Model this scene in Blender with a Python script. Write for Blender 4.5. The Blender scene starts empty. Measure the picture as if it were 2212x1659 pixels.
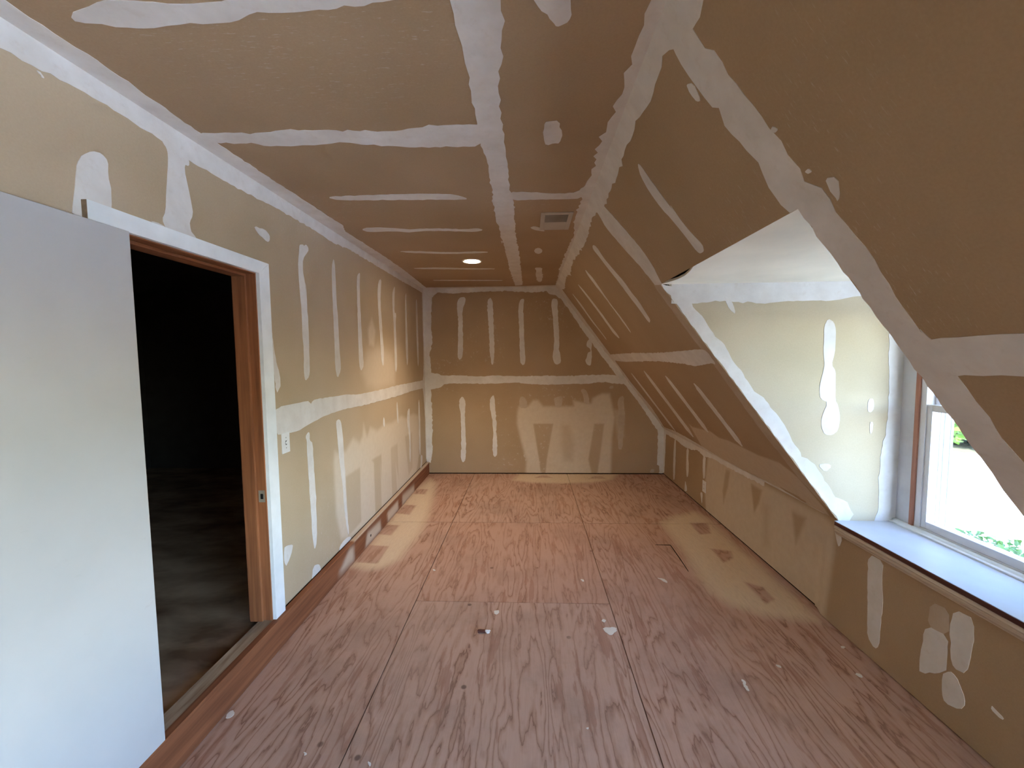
import bpy, bmesh, math, random
import numpy as np
from mathutils import Vector, Matrix
from mathutils.geometry import delaunay_2d_cdt

random.seed(7)
SC = bpy.context.scene
COL = SC.collection

# ------------------------------------------------------------------ camera
F_PX, YAW, PITCH, ROLL, HC = 868.538, .0418, .0669, -.0093, 1.5393
fw = np.array([-math.sin(YAW) * math.cos(PITCH), math.cos(YAW) * math.cos(PITCH), -math.sin(PITCH)])
_r = np.array([math.cos(YAW), math.sin(YAW), 0.0])
_u = np.cross(_r, fw)
rt = math.cos(ROLL) * _r + math.sin(ROLL) * _u
up = -math.sin(ROLL) * _r + math.cos(ROLL) * _u
CAM = np.array([0.0, 0.0, HC])
cd = bpy.data.cameras.new('camera')
cd.sensor_fit = 'HORIZONTAL'
cd.sensor_width = 36.0
cd.lens = F_PX / 2212.0 * 36.0
cd.clip_start = .02
cd.clip_end = 500
cam = bpy.data.objects.new('camera', cd)
COL.objects.link(cam)
m = Matrix.Identity(4)
for i in range(3):
    m[i][0], m[i][1], m[i][2], m[i][3] = rt[i], up[i], -fw[i], CAM[i]
cam.matrix_world = m
SC.camera = cam

# ------------------------------------------------------------------ world, sun, exposure
SC.view_settings.view_transform = 'Standard'
SC.view_settings.look = 'None'
SC.view_settings.gamma = 1.0
SC.view_settings.use_curve_mapping = False
SC.view_settings.exposure = 4.5
wd = bpy.data.worlds.new('sky')
SC.world = wd
wd.use_nodes = True
wn = wd.node_tree.nodes
bgn = wn['Background']
sky = wn.new('ShaderNodeTexSky')
sky.sky_type = 'NISHITA'
sky.sun_disc = False
sky.sun_elevation = math.radians(52)
sky.sun_rotation = math.radians(200)
sky.air_density = 1.0
sky.dust_density = 1.0
sky.ozone_density = 1.0
wbn = wn.new('ShaderNodeMix')                     # the camera was balanced between lamp and daylight: daylight reads cool
wbn.data_type = 'RGBA'
wbn.blend_type = 'MULTIPLY'
wbn.inputs[0].default_value = 1.0
wbn.inputs[7].default_value = (.92, .98, 1.06, 1)
wd.node_tree.links.new(sky.outputs[0], wbn.inputs[6])
wd.node_tree.links.new(wbn.outputs[2], bgn.inputs[0])
bgn.inputs[1].default_value = .36
sl = bpy.data.lights.new('sun', 'SUN')
sl.energy = 1.9
sl.angle = math.radians(.6)
sl.color = (.92, .97, 1.0)
so = bpy.data.objects.new('sun', sl)
COL.objects.link(so)
sd = Vector((.25, .50, -.80)).normalized()      # the sun stands behind the house: no direct sun through the dormer
so.rotation_euler = sd.to_track_quat('-Z', 'Y').to_euler()
try:
    SC.cycles.max_bounces = 8
    SC.cycles.diffuse_bounces = 6
    SC.cycles.transparent_max_bounces = 12
    SC.cycles.sample_clamp_indirect = 6.0
    SC.cycles.caustics_reflective = False
    SC.cycles.caustics_refractive = False
    SC.cycles.use_denoising = True
    SC.cycles.use_adaptive_sampling = True
    SC.cycles.adaptive_threshold = .04
    SC.cycles.adaptive_min_samples = 20
except Exception:
    pass

# ------------------------------------------------------------------ room dimensions (metres)
XL, XR, XK, H, ZK, D = -1.364, .354, 1.7415, 2.4333, .5997, 5.2205
Y1, Y2, ZD, XW = 2.290, 1.150, 1.9332, 2.0513     # dormer: far cheek, near cheek, ceiling height, window wall
R0, R1 = -2.45, .40                               # second dormer, unseen, added behind the viewer for fill daylight
YB = -2.6                                          # rear wall behind the camera
SLEN = math.hypot(XK - XR, H - ZK)
SX, SZ = (XK - XR) / SLEN, -(H - ZK) / SLEN        # down the slope
VD = (H - ZD) / (H - ZK) * SLEN
ZS = .16                                           # height of the plank / threshold
XB = -1.327                                        # face of the plank at the left wall


def smooth(a, b, x):
    t = np.clip((np.asarray(x, float) - a) / (b - a), 0, 1)
    return t * t * (3 - 2 * t)


def knee_disp(u, v):
    return .028 * (1 - np.clip(v / ZK, 0, 1)) * (1 - smooth(2.34, 2.44, u))


class Plane:
    def __init__(s, o, u, v, n, disp=None):
        s.o, s.u, s.v, s.n = [np.array(q, float) for q in (o, u, v, n)]
        s.disp = disp
        s.k = 0

    def px(s, x, y):
        d = fw + rt * (x - 1106) / F_PX + up * (829.5 - y) / F_PX
        t = ((s.o - CAM) @ s.n) / (d @ s.n)
        p = CAM + t * d - s.o
        return (float(p @ s.u), float(p @ s.v))

    def w(s, u, v, h=0.0):
        if s.disp is not None:
            h = h + float(s.disp(u, v))
        return tuple(s.o + s.u * u + s.v * v + s.n * h)


PL = {
    'left': Plane((XL, 0, 0), (0, 1, 0), (0, 0, 1), (1, 0, 0)),
    'plank': Plane((XB, 0, 0), (0, 1, 0), (0, 0, 1), (1, 0, 0)),
    'ceil': Plane((0, 0, H), (0, 1, 0), (1, 0, 0), (0, 0, -1)),
    'back': Plane((0, D, 0), (1, 0, 0), (0, 0, 1), (0, -1, 0)),
    'slope': Plane((XR, 0, H), (0, 1, 0), (SX, 0, SZ), (SZ, 0, -SX)),
    'knee': Plane((XK, 0, 0), (0, 1, 0), (0, 0, 1), (-1, 0, 0), knee_disp),
    'cheek': Plane((0, Y1, 0), (1, 0, 0), (0, 0, 1), (0, -1, 0)),
    'cheek_near': Plane((0, Y2, 0), (1, 0, 0), (0, 0, 1), (0, 1, 0)),
    'dceil': Plane((0, 0, ZD), (1, 0, 0), (0, 1, 0), (0, 0, -1)),
    'front': Plane((XW, 0, 0), (0, 1, 0), (0, 0, 1), (-1, 0, 0)),
    'floor': Plane((0, 0, 0), (1, 0, 0), (0, 1, 0), (0, 0, 1)),
    'rear': Plane((0, YB, 0), (1, 0, 0), (0, 0, 1), (0, 1, 0)),
}


# crops of the photograph in which outlines were read: origin and pixels per unit
CR = {'1': (0, 0, .33759), '2': (740, 0, .33759), '3': (1472, 0, .33759), '4': (0, 420, .33759), '5': (560, 460, .33759),
      '6': (1180, 440, .33759), '7': (1640, 640, .26155), '8': (1640, 1040, .37312), 'A': (300, 280, .18083),
      'B': (600, 500, .15371), 'C': (600, 780, .15371), 'D': (1100, 560, .16275), 'E': (1100, 800, .16275),
      'F': (1380, 880, .18083), 'G': (1700, 640, .18083), 'H': (540, 1000, .18083), 'c': (880, 780, .27125),
      'd': (1260, 880, .30136), 'e': (640, 1140, .31281), 'f': (1200, 1140, .31281), 'g': (440, 520, .28916),
      'a': (0, 980, .40929), 'P': (0, 0, 1.0)}


def R(s):
    """'B 300,185 300,270 C 365,100' -> list of photo points"""
    out, cr = [], CR['P']
    for t in s.split():
        if t in CR:
            cr = CR[t]
        else:
            a, b = t.split(',')
            out.append((cr[0] + float(a) * cr[2], cr[1] + float(b) * cr[2]))
    return out


# ------------------------------------------------------------------ object helpers
def link(name, me, mat, parent=None):
    o = bpy.data.objects.new(name, me)
    COL.objects.link(o)
    if mat is not None:
        me.materials.append(mat)
    if parent is not None:
        o.parent = parent
    return o


def mesh(name, verts, faces, mat, parent=None, smooth_=False):
    me = bpy.data.meshes.new(name)
    me.from_pydata([tuple(v) for v in verts], [], faces)
    me.update()
    if smooth_:
        me.polygons.foreach_set('use_smooth', [True] * len(me.polygons))
    return link(name, me, mat, parent)


def empty(name, loc=(0, 0, 0)):
    o = bpy.data.objects.new(name, None)
    o.location = loc
    o.empty_display_size = .05
    COL.objects.link(o)
    return o


def tag(o, label=None, cat=None, kind=None, group=None):
    if label:
        o['label'] = label
    if cat:
        o['category'] = cat
    if kind:
        o['kind'] = kind
    if group:
        o['group'] = group
    return o


def bm_obj(name, bm, mat, parent=None, smooth_=False):
    bmesh.ops.recalc_face_normals(bm, faces=bm.faces)
    me = bpy.data.meshes.new(name)
    bm.to_mesh(me)
    bm.free()
    if smooth_:
        me.polygons.foreach_set('use_smooth', [True] * len(me.polygons))
    return link(name, me, mat, parent)


def box(name, lo, hi, mat, parent=None, bev=0.0, off=(0, 0, 0)):
    """box given in world coordinates; off = world position of the parent"""
    bm = bmesh.new()
    bmesh.ops.create_cube(bm, size=1)
    for v in bm.verts:
        v.co = Vector([(lo[i] + hi[i]) / 2 + v.co[i] * (hi[i] - lo[i]) - off[i] for i in range(3)])
    if bev > 0:
        bmesh.ops.bevel(bm, geom=bm.edges[:], offset=bev, segments=2, affect='EDGES', profile=.6)
    return bm_obj(name, bm, mat, parent)


def prism(name, prof, axis, a, b, mat, parent=None, off=(0, 0, 0)):
    """profile (two coordinates of the remaining axes, in order) swept along an axis"""
    n = len(prof)
    others = [i for i in range(3) if i != axis]
    vs = []
    for t in (a, b):
        for p in prof:
            c = [0, 0, 0]
            c[axis] = t
            c[others[0]], c[others[1]] = p
            vs.append([c[i] - off[i] for i in range(3)])
    bm = bmesh.new()
    bv = [bm.verts.new(v) for v in vs]
    bm.faces.new(bv[:n])
    bm.faces.new(bv[n:][::-1])
    for i in range(n):
        bm.faces.new([bv[i], bv[(i + 1) % n], bv[n + (i + 1) % n], bv[n + i]])
    return bm_obj(name, bm, mat, parent)


def lathe(name, prof, seg, mat, parent=None, off=(0, 0, 0), smooth_=True):
    vs, fs = [], []
    for r_, z in prof:
        for k in range(seg):
            a = 2 * math.pi * k / seg
            vs.append((off[0] + r_ * math.cos(a), off[1] + r_ * math.sin(a), off[2] + z))
    for i in range(len(prof) - 1):
        for k in range(seg):
            k2 = (k + 1) % seg
            fs.append((i * seg + k, i * seg + k2, (i + 1) * seg + k2, (i + 1) * seg + k))
    return mesh(name, vs, fs, mat, parent, smooth_)


def sd_poly(P, poly):
    """signed distance (positive inside) of points P to a polygon"""
    poly = np.asarray(poly, float)
    n = len(poly)
    dmin = np.full(len(P), 1e9)
    ins = np.zeros(len(P), bool)
    for i in range(n):
        a, b = poly[i], poly[(i + 1) % n]
        e = b - a
        w = P - a
        t = np.clip((w @ e) / max(e @ e, 1e-12), 0, 1)
        q = w - t[:, None] * e
        dmin = np.minimum(dmin, np.einsum('ij,ij->i', q, q))
        c1 = (a[1] > P[:, 1]) != (b[1] > P[:, 1])
        if abs(b[1] - a[1]) > 1e-12:
            xx = a[0] + (P[:, 1] - a[1]) / (b[1] - a[1]) * e[0]
            ins ^= c1 & (P[:, 0] < xx)
    dmin = np.sqrt(dmin)
    return np.where(ins, dmin, -dmin)


def spray_value(pl, uv, sprays):
    """dried overspray on a surface: sprayed areas minus the outlines of what stood in front"""
    val = np.zeros(len(uv))
    for kind, s, soft, strength in sprays:
        poly = [pl.px(*p) for p in R(s)]
        sdv = sd_poly(uv, poly)
        mk = smooth(-soft, soft, sdv) * strength
        if kind == '+':
            val = np.maximum(val, mk)
        else:
            val = val * (1 - mk)
    return val


def panel(name, plane, u0, u1, v0, v1, mat, parent, step=None, holes=(), ulim=None, thick=.012, h=0.0, sprays=None, clip_v=None):
    """sheet lying in a plane: front grid, edges folded back by its thickness"""
    pl = PL[plane]

    def axis(a, b, cuts):
        pts = sorted({a, b} | {c for c in cuts if a < c < b})
        out = []
        for p, q in zip(pts[:-1], pts[1:]):
            n = max(1, int(math.ceil((q - p) / step))) if step else 1
            out += [p + (q - p) * i / n for i in range(n)]
        return out + [pts[-1]]
    us = axis(u0, u1, [c for hh in holes for c in hh[:2]])
    vs = axis(v0, v1, [c for hh in holes for c in hh[2:]])
    nu, nv = len(us), len(vs)
    cells = []
    for j in range(nv - 1):
        for i in range(nu - 1):
            cu, cv = (us[i] + us[i + 1]) / 2, (vs[j] + vs[j + 1]) / 2
            if any(a < cu < b and c < cv < d for a, b, c, d in holes):
                continue
            if ulim and us[i] >= ulim(vs[j]) - 1e-6 and us[i] >= ulim(vs[j + 1]) - 1e-6:
                continue
            cells.append((i, j))
    idx, verts, uv = {}, [], []

    def vid(i, j):
        if (i, j) not in idx:
            u, v = us[i], vs[j]
            if ulim:
                u = min(u, ulim(v))
            idx[(i, j)] = len(verts)
            verts.append(pl.w(u, v, h))
            uv.append((u, v))
        return idx[(i, j)]
    faces, edges = [], {}
    for i, j in cells:
        q = [vid(i, j), vid(i + 1, j), vid(i + 1, j + 1), vid(i, j + 1)]
        faces.append(q)
        for a, b in zip(q, q[1:] + q[:1]):
            k = (min(a, b), max(a, b))
            edges[k] = None if k in edges else (a, b)
    nf = len(verts)
    back = {}
    for e in [e for e in edges.values() if e]:
        for a in e:
            if a not in back:
                back[a] = len(verts)
                u, v = uv[a]
                verts.append(pl.w(u, v, h - thick))
                uv.append((u, v))
        faces.append([e[1], e[0], back[e[0]], back[e[1]]])
    if np.dot(np.cross(pl.u, pl.v), pl.n) < 0:
        faces = [f[::-1] for f in faces]
    o = mesh(name, verts, faces, mat, parent)
    if sprays:
        val = spray_value(pl, np.array(uv), sprays)
        at = o.data.attributes.new('spray', 'FLOAT', 'POINT')
        at.data.foreach_set('value', val.astype(np.float32))
    return o


def ragged(poly, amp, seg, lock=None):
    out = []
    n = len(poly)
    for i in range(n):
        a, b = poly[i], poly[(i + 1) % n]
        L = math.hypot(b[0] - a[0], b[1] - a[1])
        k = max(1, min(60, int(L / seg)))
        nx, ny = (-(b[1] - a[1]) / L, (b[0] - a[0]) / L) if L > 1e-9 else (0, 0)
        for t in range(k):
            s = t / k
            j = random.gauss(0, amp) if t else random.gauss(0, amp * .4)
            if lock and abs(a[lock[0]] - lock[1]) < 1e-5 and (t == 0 or abs(b[lock[0]] - lock[1]) < 1e-5):
                j = 0
            out.append((a[0] + (b[0] - a[0]) * s + nx * j, a[1] + (b[1] - a[1]) * s + ny * j))
    return out


def mud(name, plane, uv, parent, mat, amp=.0022, seg=.022, thick=.0012, clamp=None, lock=None):
    """a smear of joint compound: an outline in the plane, raised a little"""
    pl = PL[plane]
    pl.k += 1
    h = thick + (pl.k % 40) * .00004
    if amp > 0:
        uv = ragged(uv, amp, seg, lock)
    if clamp:
        uv = [(min(max(u, clamp[0]), clamp[1]), min(max(v, clamp[2]), clamp[3])) for u, v in uv]
    pts = []
    for q in uv:
        if not pts or math.hypot(q[0] - pts[-1][0], q[1] - pts[-1][1]) > 2e-4:
            pts.append(q)
    if math.hypot(pts[0][0] - pts[-1][0], pts[0][1] - pts[-1][1]) < 2e-4:
        pts.pop()
    n = len(pts)
    cv, _, cf, _, _, _ = delaunay_2d_cdt([Vector(p) for p in pts], [(i, (i + 1) % n) for i in range(n)], [], 1, 1e-6)
    verts = [pl.w(p[0], p[1], h) for p in cv]
    faces = [list(f) for f in cf]
    flip = np.dot(np.cross(pl.u, pl.v), pl.n) < 0
    edges = {}
    for f in faces:
        for p, q in zip(f, f[1:] + f[:1]):
            k = (min(p, q), max(p, q))
            edges[k] = None if k in edges else (p, q)
    bot = {}
    for e in [e for e in edges.values() if e]:
        for p in e:
            if p not in bot:
                bot[p] = len(verts)
                verts.append(pl.w(cv[p][0], cv[p][1], -.0005))
        faces.append([e[1], e[0], bot[e[0]], bot[e[1]]])
    if flip:
        faces = [f[::-1] for f in faces]
    return mesh(name, verts, faces, mat, parent)


def rounded(q):
    out = []
    for a, b in zip(q, q[1:] + q[:1]):
        out += [(a[0] * .78 + b[0] * .22, a[1] * .78 + b[1] * .22), (a[0] * .22 + b[0] * .78, a[1] * .22 + b[1] * .78)]
    return out


def mudpx(name, plane, s, parent, mat, **k):
    return mud(name, plane, rounded([PL[plane].px(*p) for p in R(s)]), parent, mat, **k)


def edge_mud(name, plane, s, axis, edge, parent, mat, ext=(None, None), **k):
    """compound along an edge of a plane: outer border read from the photo, inner border on the edge"""
    q = [PL[plane].px(*p) for p in R(s)]
    a = 0 if axis == 'v' else 1
    q.sort(key=lambda t: t[a])
    if ext[0] is not None:
        p = list(q[0])
        p[a] = ext[0]
        q.insert(0, tuple(p))
    if ext[1] is not None:
        p = list(q[-1])
        p[a] = ext[1]
        q.append(tuple(p))
    if axis == 'v':
        q += [(q[-1][0], edge), (q[0][0], edge)]
    else:
        q += [(edge, q[-1][1]), (edge, q[0][1])]
    return mud(name, plane, q, parent, mat, lock=(1 if axis == 'v' else 0, edge), **k)


def stroke(name, plane, p0, p1, w, parent, mat, **k):
    (x0, y0), (x1, y1) = p0, p1
    L = math.hypot(x1 - x0, y1 - y0)
    nx, ny = -(y1 - y0) / L * w / 2, (x1 - x0) / L * w / 2
    A, B = [], []
    for t, s in ((0, .15), (.08, .8), (.3, 1), (.6, .9), (.88, 1.15), (1, .2)):
        x, y = x0 + (x1 - x0) * t, y0 + (y1 - y0) * t
        A.append((x + nx * s, y + ny * s))
        B.append((x - nx * s, y - ny * s))
    return mud(name, plane, [PL[plane].px(*p) for p in A + B[::-1]], parent, mat, **k)


# ------------------------------------------------------------------ materials
def srgb(r, g, b):
    return tuple(((c / 255) / 12.92 if c / 255 <= .04045 else ((c / 255 + .055) / 1.055) ** 2.4) for c in (r, g, b)) + (1,)


class NT:
    def __init__(s, name, rough=.8, spec=.3):
        s.m = bpy.data.materials.new(name)
        s.m.use_nodes = True
        s.t = s.m.node_tree
        s.b = s.t.nodes['Principled BSDF']
        s.b.inputs['Roughness'].default_value = rough
        s.b.inputs['Specular IOR Level'].default_value = spec

    def n(s, kind, **k):
        x = s.t.nodes.new('ShaderNode' + kind)
        for a, b in k.items():
            setattr(x, a, b)
        return x

    def l(s, a, b):
        s.t.links.new(a, b)

    def coords(s, scale=(1, 1, 1)):
        tc = s.n('TexCoord')
        mp = s.n('Mapping')
        mp.inputs['Scale'].default_value = scale
        s.l(tc.outputs['Object'], mp.inputs[0])
        return mp.outputs[0]

    def noise(s, scale=(1, 1, 1), sc=5, detail=3, rough=.55, dist=0, w=None):
        x = s.n('TexNoise')
        if w is not None:
            x.noise_dimensions = '4D'
            s.l(w, x.inputs['W'])
        x.inputs['Scale'].default_value = sc
        x.inputs['Detail'].default_value = detail
        x.inputs['Roughness'].default_value = rough
        x.inputs['Distortion'].default_value = dist
        s.l(s.coords(scale), x.inputs['Vector'])
        return x.outputs[0]

    def ramp(s, fac, stops, interp='LINEAR'):
        x = s.n('ValToRGB')
        x.color_ramp.interpolation = interp
        e = x.color_ramp.elements
        while len(e) < len(stops):
            e.new(.5)
        for el, (p, c) in zip(e, stops):
            el.position = p
            el.color = c if isinstance(c, tuple) else (c, c, c, 1)
        s.l(fac, x.inputs[0])
        return x.outputs[0]

    def mix(s, fac, a, b, blend='MIX'):
        x = s.n('Mix', data_type='RGBA', blend_type=blend)
        for v, i in ((fac, 0), (a, 6), (b, 7)):
            if isinstance(v, (int, float)):
                x.inputs[i].default_value = v
            elif isinstance(v, tuple):
                x.inputs[i].default_value = v
            else:
                s.l(v, x.inputs[i])
        return x.outputs[2]

    def math(s, op, a, b=None, clamp=False):
        x = s.n('Math', operation=op, use_clamp=clamp)
        for v, i in ((a, 0), (b, 1)):
            if v is None:
                continue
            if isinstance(v, (int, float)):
                x.inputs[i].default_value = v
            else:
                s.l(v, x.inputs[i])
        return x.outputs[0]

    def bump(s, h, strength=.2, dist=.002):
        x = s.n('Bump')
        x.inputs['Strength'].default_value = strength
        x.inputs['Distance'].default_value = dist
        s.l(h, x.inputs['Height'])
        s.l(x.outputs[0], s.b.inputs['Normal'])

    def color(s, c):
        if isinstance(c, tuple):
            s.b.inputs['Base Color'].default_value = c
        else:
            s.l(c, s.b.inputs['Base Color'])
        return s.m


CREAM = srgb(210, 196, 175)


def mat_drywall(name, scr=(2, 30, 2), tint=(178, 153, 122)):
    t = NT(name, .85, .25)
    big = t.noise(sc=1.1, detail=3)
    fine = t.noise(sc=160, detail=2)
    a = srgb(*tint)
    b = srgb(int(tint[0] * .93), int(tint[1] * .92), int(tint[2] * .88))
    c = t.mix(t.ramp(big, [(.35, 0.0), (.68, 1.0)]), a, b)
    c = t.mix(.12, c, t.mix(fine, srgb(120, 96, 70), srgb(214, 196, 168)))
    # pale scuffs left by the taping knife
    sn = t.noise(scale=scr, sc=9, detail=4, rough=.7)
    region = t.ramp(t.noise(sc=.9, detail=1), [(.5, 0.0), (.62, 1.0)])
    s_ = t.math('MULTIPLY', t.ramp(sn, [(.61, 0.0), (.68, 1.0)]), region)
    c = t.mix(t.math('MULTIPLY', s_, .45), c, srgb(214, 206, 196))
    at = t.n('Attribute', attribute_name='spray')
    br = t.math('ADD', t.math('MULTIPLY', t.noise(sc=22, detail=4), .5), .72)
    c = t.mix(t.math('MULTIPLY', at.outputs['Fac'], br, True), c, CREAM)
    t.bump(fine, .08, .001)
    return t.color(c)


def mat_mud(name='joint compound', a=(226, 223, 218), b=(210, 205, 198), thin=.2):
    t = NT(name, .75, .25)
    big = t.noise(sc=7, detail=4, rough=.6)
    fine = t.noise(sc=120, detail=2)
    c = t.mix(t.ramp(big, [(.32, 0.0), (.7, 1.0)]), srgb(*a), srgb(*b))
    c = t.mix(t.math('MULTIPLY', t.ramp(t.noise(sc=26, detail=5, rough=.7), [(.56, 0.0), (.74, 1.0)]), thin), c, srgb(180, 160, 136))
    t.bump(t.math('ADD', big, t.math('MULTIPLY', fine, .2)), .08, .003)
    return t.color(c)


def mat_plywood():
    t = NT('plywood', .72, .25)
    oi = t.n('ObjectInfo')
    w = t.math('MULTIPLY', oi.outputs['Random'], 37.0)
    n1 = t.noise(scale=(2.6, .42, 1), sc=1.6, detail=4, rough=.5, dist=.3, w=w)
    jit = t.noise(scale=(30, 9, 1), sc=3, detail=2, w=w)
    v = t.math('ADD', t.math('MULTIPLY', n1, 19.0), t.math('MULTIPLY', jit, .42))
    rings = t.math('FRACT', v)
    fib = t.noise(scale=(60, 2.2, 1), sc=3, detail=3, w=w)
    light, mid, dark = srgb(188, 157, 140), srgb(166, 130, 110), srgb(116, 80, 66)
    c = t.ramp(rings, [(0, dark), (.05, dark), (.15, mid), (.42, light), (.80, light), (1, srgb(164, 126, 108))])
    strength = t.ramp(t.noise(scale=(1.2, .5, 1), sc=2, detail=2, w=w), [(.32, .35), (.6, 1.0)])
    c = t.mix(strength, light, c)
    late = t.ramp(t.noise(scale=(6, .8, 1), sc=2.6, detail=5, rough=.6, w=w), [(.585, 0.0), (.61, 1.0)])
    c = t.mix(t.math('MULTIPLY', late, .6), c, srgb(150, 104, 84))
    c = t.mix(.22, c, t.mix(fib, srgb(120, 88, 72), srgb(216, 188, 168)))
    # grime, foot traffic
    c = t.mix(t.ramp(t.noise(sc=1.7, detail=6, rough=.68), [(.48, 0.0), (.75, .5)]), c, srgb(118, 100, 90))
    # nail heads and small knots
    vo = t.n('TexVoronoi')
    vo.inputs['Scale'].default_value = 5.2
    vo.inputs['Randomness'].default_value = .85
    t.l(t.coords((1, 1, 0)), vo.inputs['Vector'])
    dots = t.ramp(vo.outputs['Distance'], [(.045, 1.0), (.08, 0.0)])
    keep = t.ramp(t.noise(sc=3.3, detail=1), [(.44, 0.0), (.48, 1.0)])
    c = t.mix(t.math('MULTIPLY', t.math('MULTIPLY', dots, keep), .75), c, srgb(74, 58, 50))
    # sheets differ a little
    c = t.mix(t.math('MULTIPLY', oi.outputs['Random'], .25), c, srgb(176, 120, 92))
    at = t.n('Attribute', attribute_name='spray')
    br = t.math('ADD', t.math('MULTIPLY', t.noise(scale=(9, 2, 1), sc=9, detail=4), .6), .60)
    c = t.mix(t.math('MULTIPLY', at.outputs['Fac'], br, True), c, srgb(214, 196, 170))
    t.bump(t.math('ADD', rings, fib), .10, .001)
    return t.color(c)


def mat_wood(name, light, dark, scale=(40, 1.5, 40), rough=.6, spray=False):
    t = NT(name, rough, .3)
    n1 = t.noise(scale=scale, sc=1.4, detail=4, dist=.3)
    big = t.noise(sc=3, detail=3)
    c = t.mix(t.ramp(n1, [(.32, 0.0), (.68, 1.0)]), srgb(*dark), srgb(*light))
    c = t.mix(t.math('MULTIPLY', big, .35), c, srgb(*dark))
    if spray:
        at = t.n('Attribute', attribute_name='spray')
        c = t.mix(t.math('MULTIPLY', at.outputs['Fac'], .85), c, CREAM)
    t.bump(n1, .1, .001)
    return t.color(c)


def mat_plain(name, rgb, rough=.5, spec=.4, var=.06, sc=6, dirt=None):
    t = NT(name, rough, spec)
    n1 = t.noise(sc=sc, detail=4)
    d = tuple(max(0, int(q * (1 - var * 2))) for q in rgb)
    c = t.mix(t.ramp(n1, [(.35, 0.0), (.7, 1.0)]), srgb(*rgb), srgb(*d))
    if dirt:
        f = t.ramp(t.noise(scale=(1, 1, 2.5), sc=5, detail=6, rough=.75), [(.64, 0.0), (.8, dirt)])
        c = t.mix(f, c, srgb(96, 86, 74))
    t.bump(t.noise(sc=80, detail=2), .04, .001)
    return t.color(c)


M = {}
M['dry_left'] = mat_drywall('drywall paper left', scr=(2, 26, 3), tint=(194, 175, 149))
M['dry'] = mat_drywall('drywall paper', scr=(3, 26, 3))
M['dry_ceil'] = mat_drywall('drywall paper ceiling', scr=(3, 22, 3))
M['mud'] = mat_mud()
M['ply'] = mat_plywood()
M['board'] = mat_plain('gap dark', (34, 25, 19), .9, .1)
M['stud'] = mat_wood('framing lumber', (120, 88, 58), (84, 58, 38))
M['plank'] = mat_wood('stained plank', (150, 96, 64), (112, 66, 42), scale=(30, 1.2, 30), spray=True)
M['jamb'] = mat_wood('door jamb wood', (168, 108, 70), (120, 72, 44), scale=(26, 26, 1.2))
M['jamb_head'] = mat_wood('door head wood', (168, 108, 70), (120, 72, 44), scale=(26, 1.2, 26))
M['casing'] = mat_plain('primed white trim', (240, 245, 246), .45, .4, .03)
M['slab'] = mat_plain('painted door', (192, 192, 192), .42, .4, .02, sc=2, dirt=.16)
M['endgrain'] = mat_plain('raw end grain', (150, 132, 108), .9, .2, .1, sc=40)
M['painted'] = mat_plain('cream painted board', (236, 228, 208), .6, .3, .03, sc=3)
M['vinyl'] = mat_plain('window vinyl', (222, 220, 222), .4, .4, .01)
M['stool'] = mat_plain('white window stool', (200, 205, 212), .38, .5, .02)
M['redwood'] = mat_wood('bare redwood strip', (188, 136, 114), (158, 104, 82), scale=(30, 30, 2))
M['rededge'] = mat_wood('dark red sill edge', (104, 58, 46), (78, 42, 34), scale=(30, 1.5, 30))
M['apron'] = mat_wood('weathered apron', (228, 216, 198), (178, 158, 138), scale=(40, 1.0, 40))
M['plastic'] = mat_plain('white plastic', (232, 232, 230), .3, .5, .01)
M['dark'] = mat_plain('dark slot', (22, 20, 19), .7, .2, .05)
M['metal'] = mat_plain('dull metal', (150, 142, 128), .35, .5, .06)
M['vent'] = mat_plain('vent enamel', (196, 190, 180), .45, .4, .03)
M['threshold'] = mat_wood('dusty threshold', (196, 176, 150), (140, 114, 90), scale=(30, 3, 30))
M['hall_floor'] = mat_wood('dusty hall floor', (188, 160, 128), (112, 84, 60), scale=(2, 4, 2))
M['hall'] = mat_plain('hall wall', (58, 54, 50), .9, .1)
M['concrete'] = mat_plain('pale concrete', (222, 218, 208), .9, .2, .03, sc=1)
M['soil'] = mat_plain('garden soil', (96, 92, 68), .95, .1, .2, sc=.8)
M['bark'] = mat_wood('bark', (92, 76, 60), (60, 48, 38))
M['house'] = mat_plain('siding', (190, 186, 178), .8, .2, .03)


def mat_leaf(name, a, b):
    t = NT(name, .5, .4)
    oi = t.noise(sc=1.3, detail=2)
    c = t.mix(t.ramp(oi, [(.35, 0.0), (.65, 1.0)]), srgb(*a), srgb(*b))
    t.color(c)
    tr = t.n('BsdfTranslucent')
    t.l(c, tr.inputs[0])
    ms = t.n('MixShader')
    ms.inputs[0].default_value = .35
    t.l(t.b.outputs[0], ms.inputs[1])
    t.l(tr.outputs[0], ms.inputs[2])
    t.l(ms.outputs[0], t.t.nodes['Material Output'].inputs[0])
    return t.m


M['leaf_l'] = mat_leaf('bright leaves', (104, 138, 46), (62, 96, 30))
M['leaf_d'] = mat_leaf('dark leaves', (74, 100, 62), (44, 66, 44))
M['leaf_shade'] = mat_leaf('shade dark leaves', (34, 46, 36), (16, 22, 18))  # shade of the shrub bank put into a near-black leaf colour
M['leaf_m'] = mat_leaf('shrub leaves', (92, 120, 56), (62, 88, 42))


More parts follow.
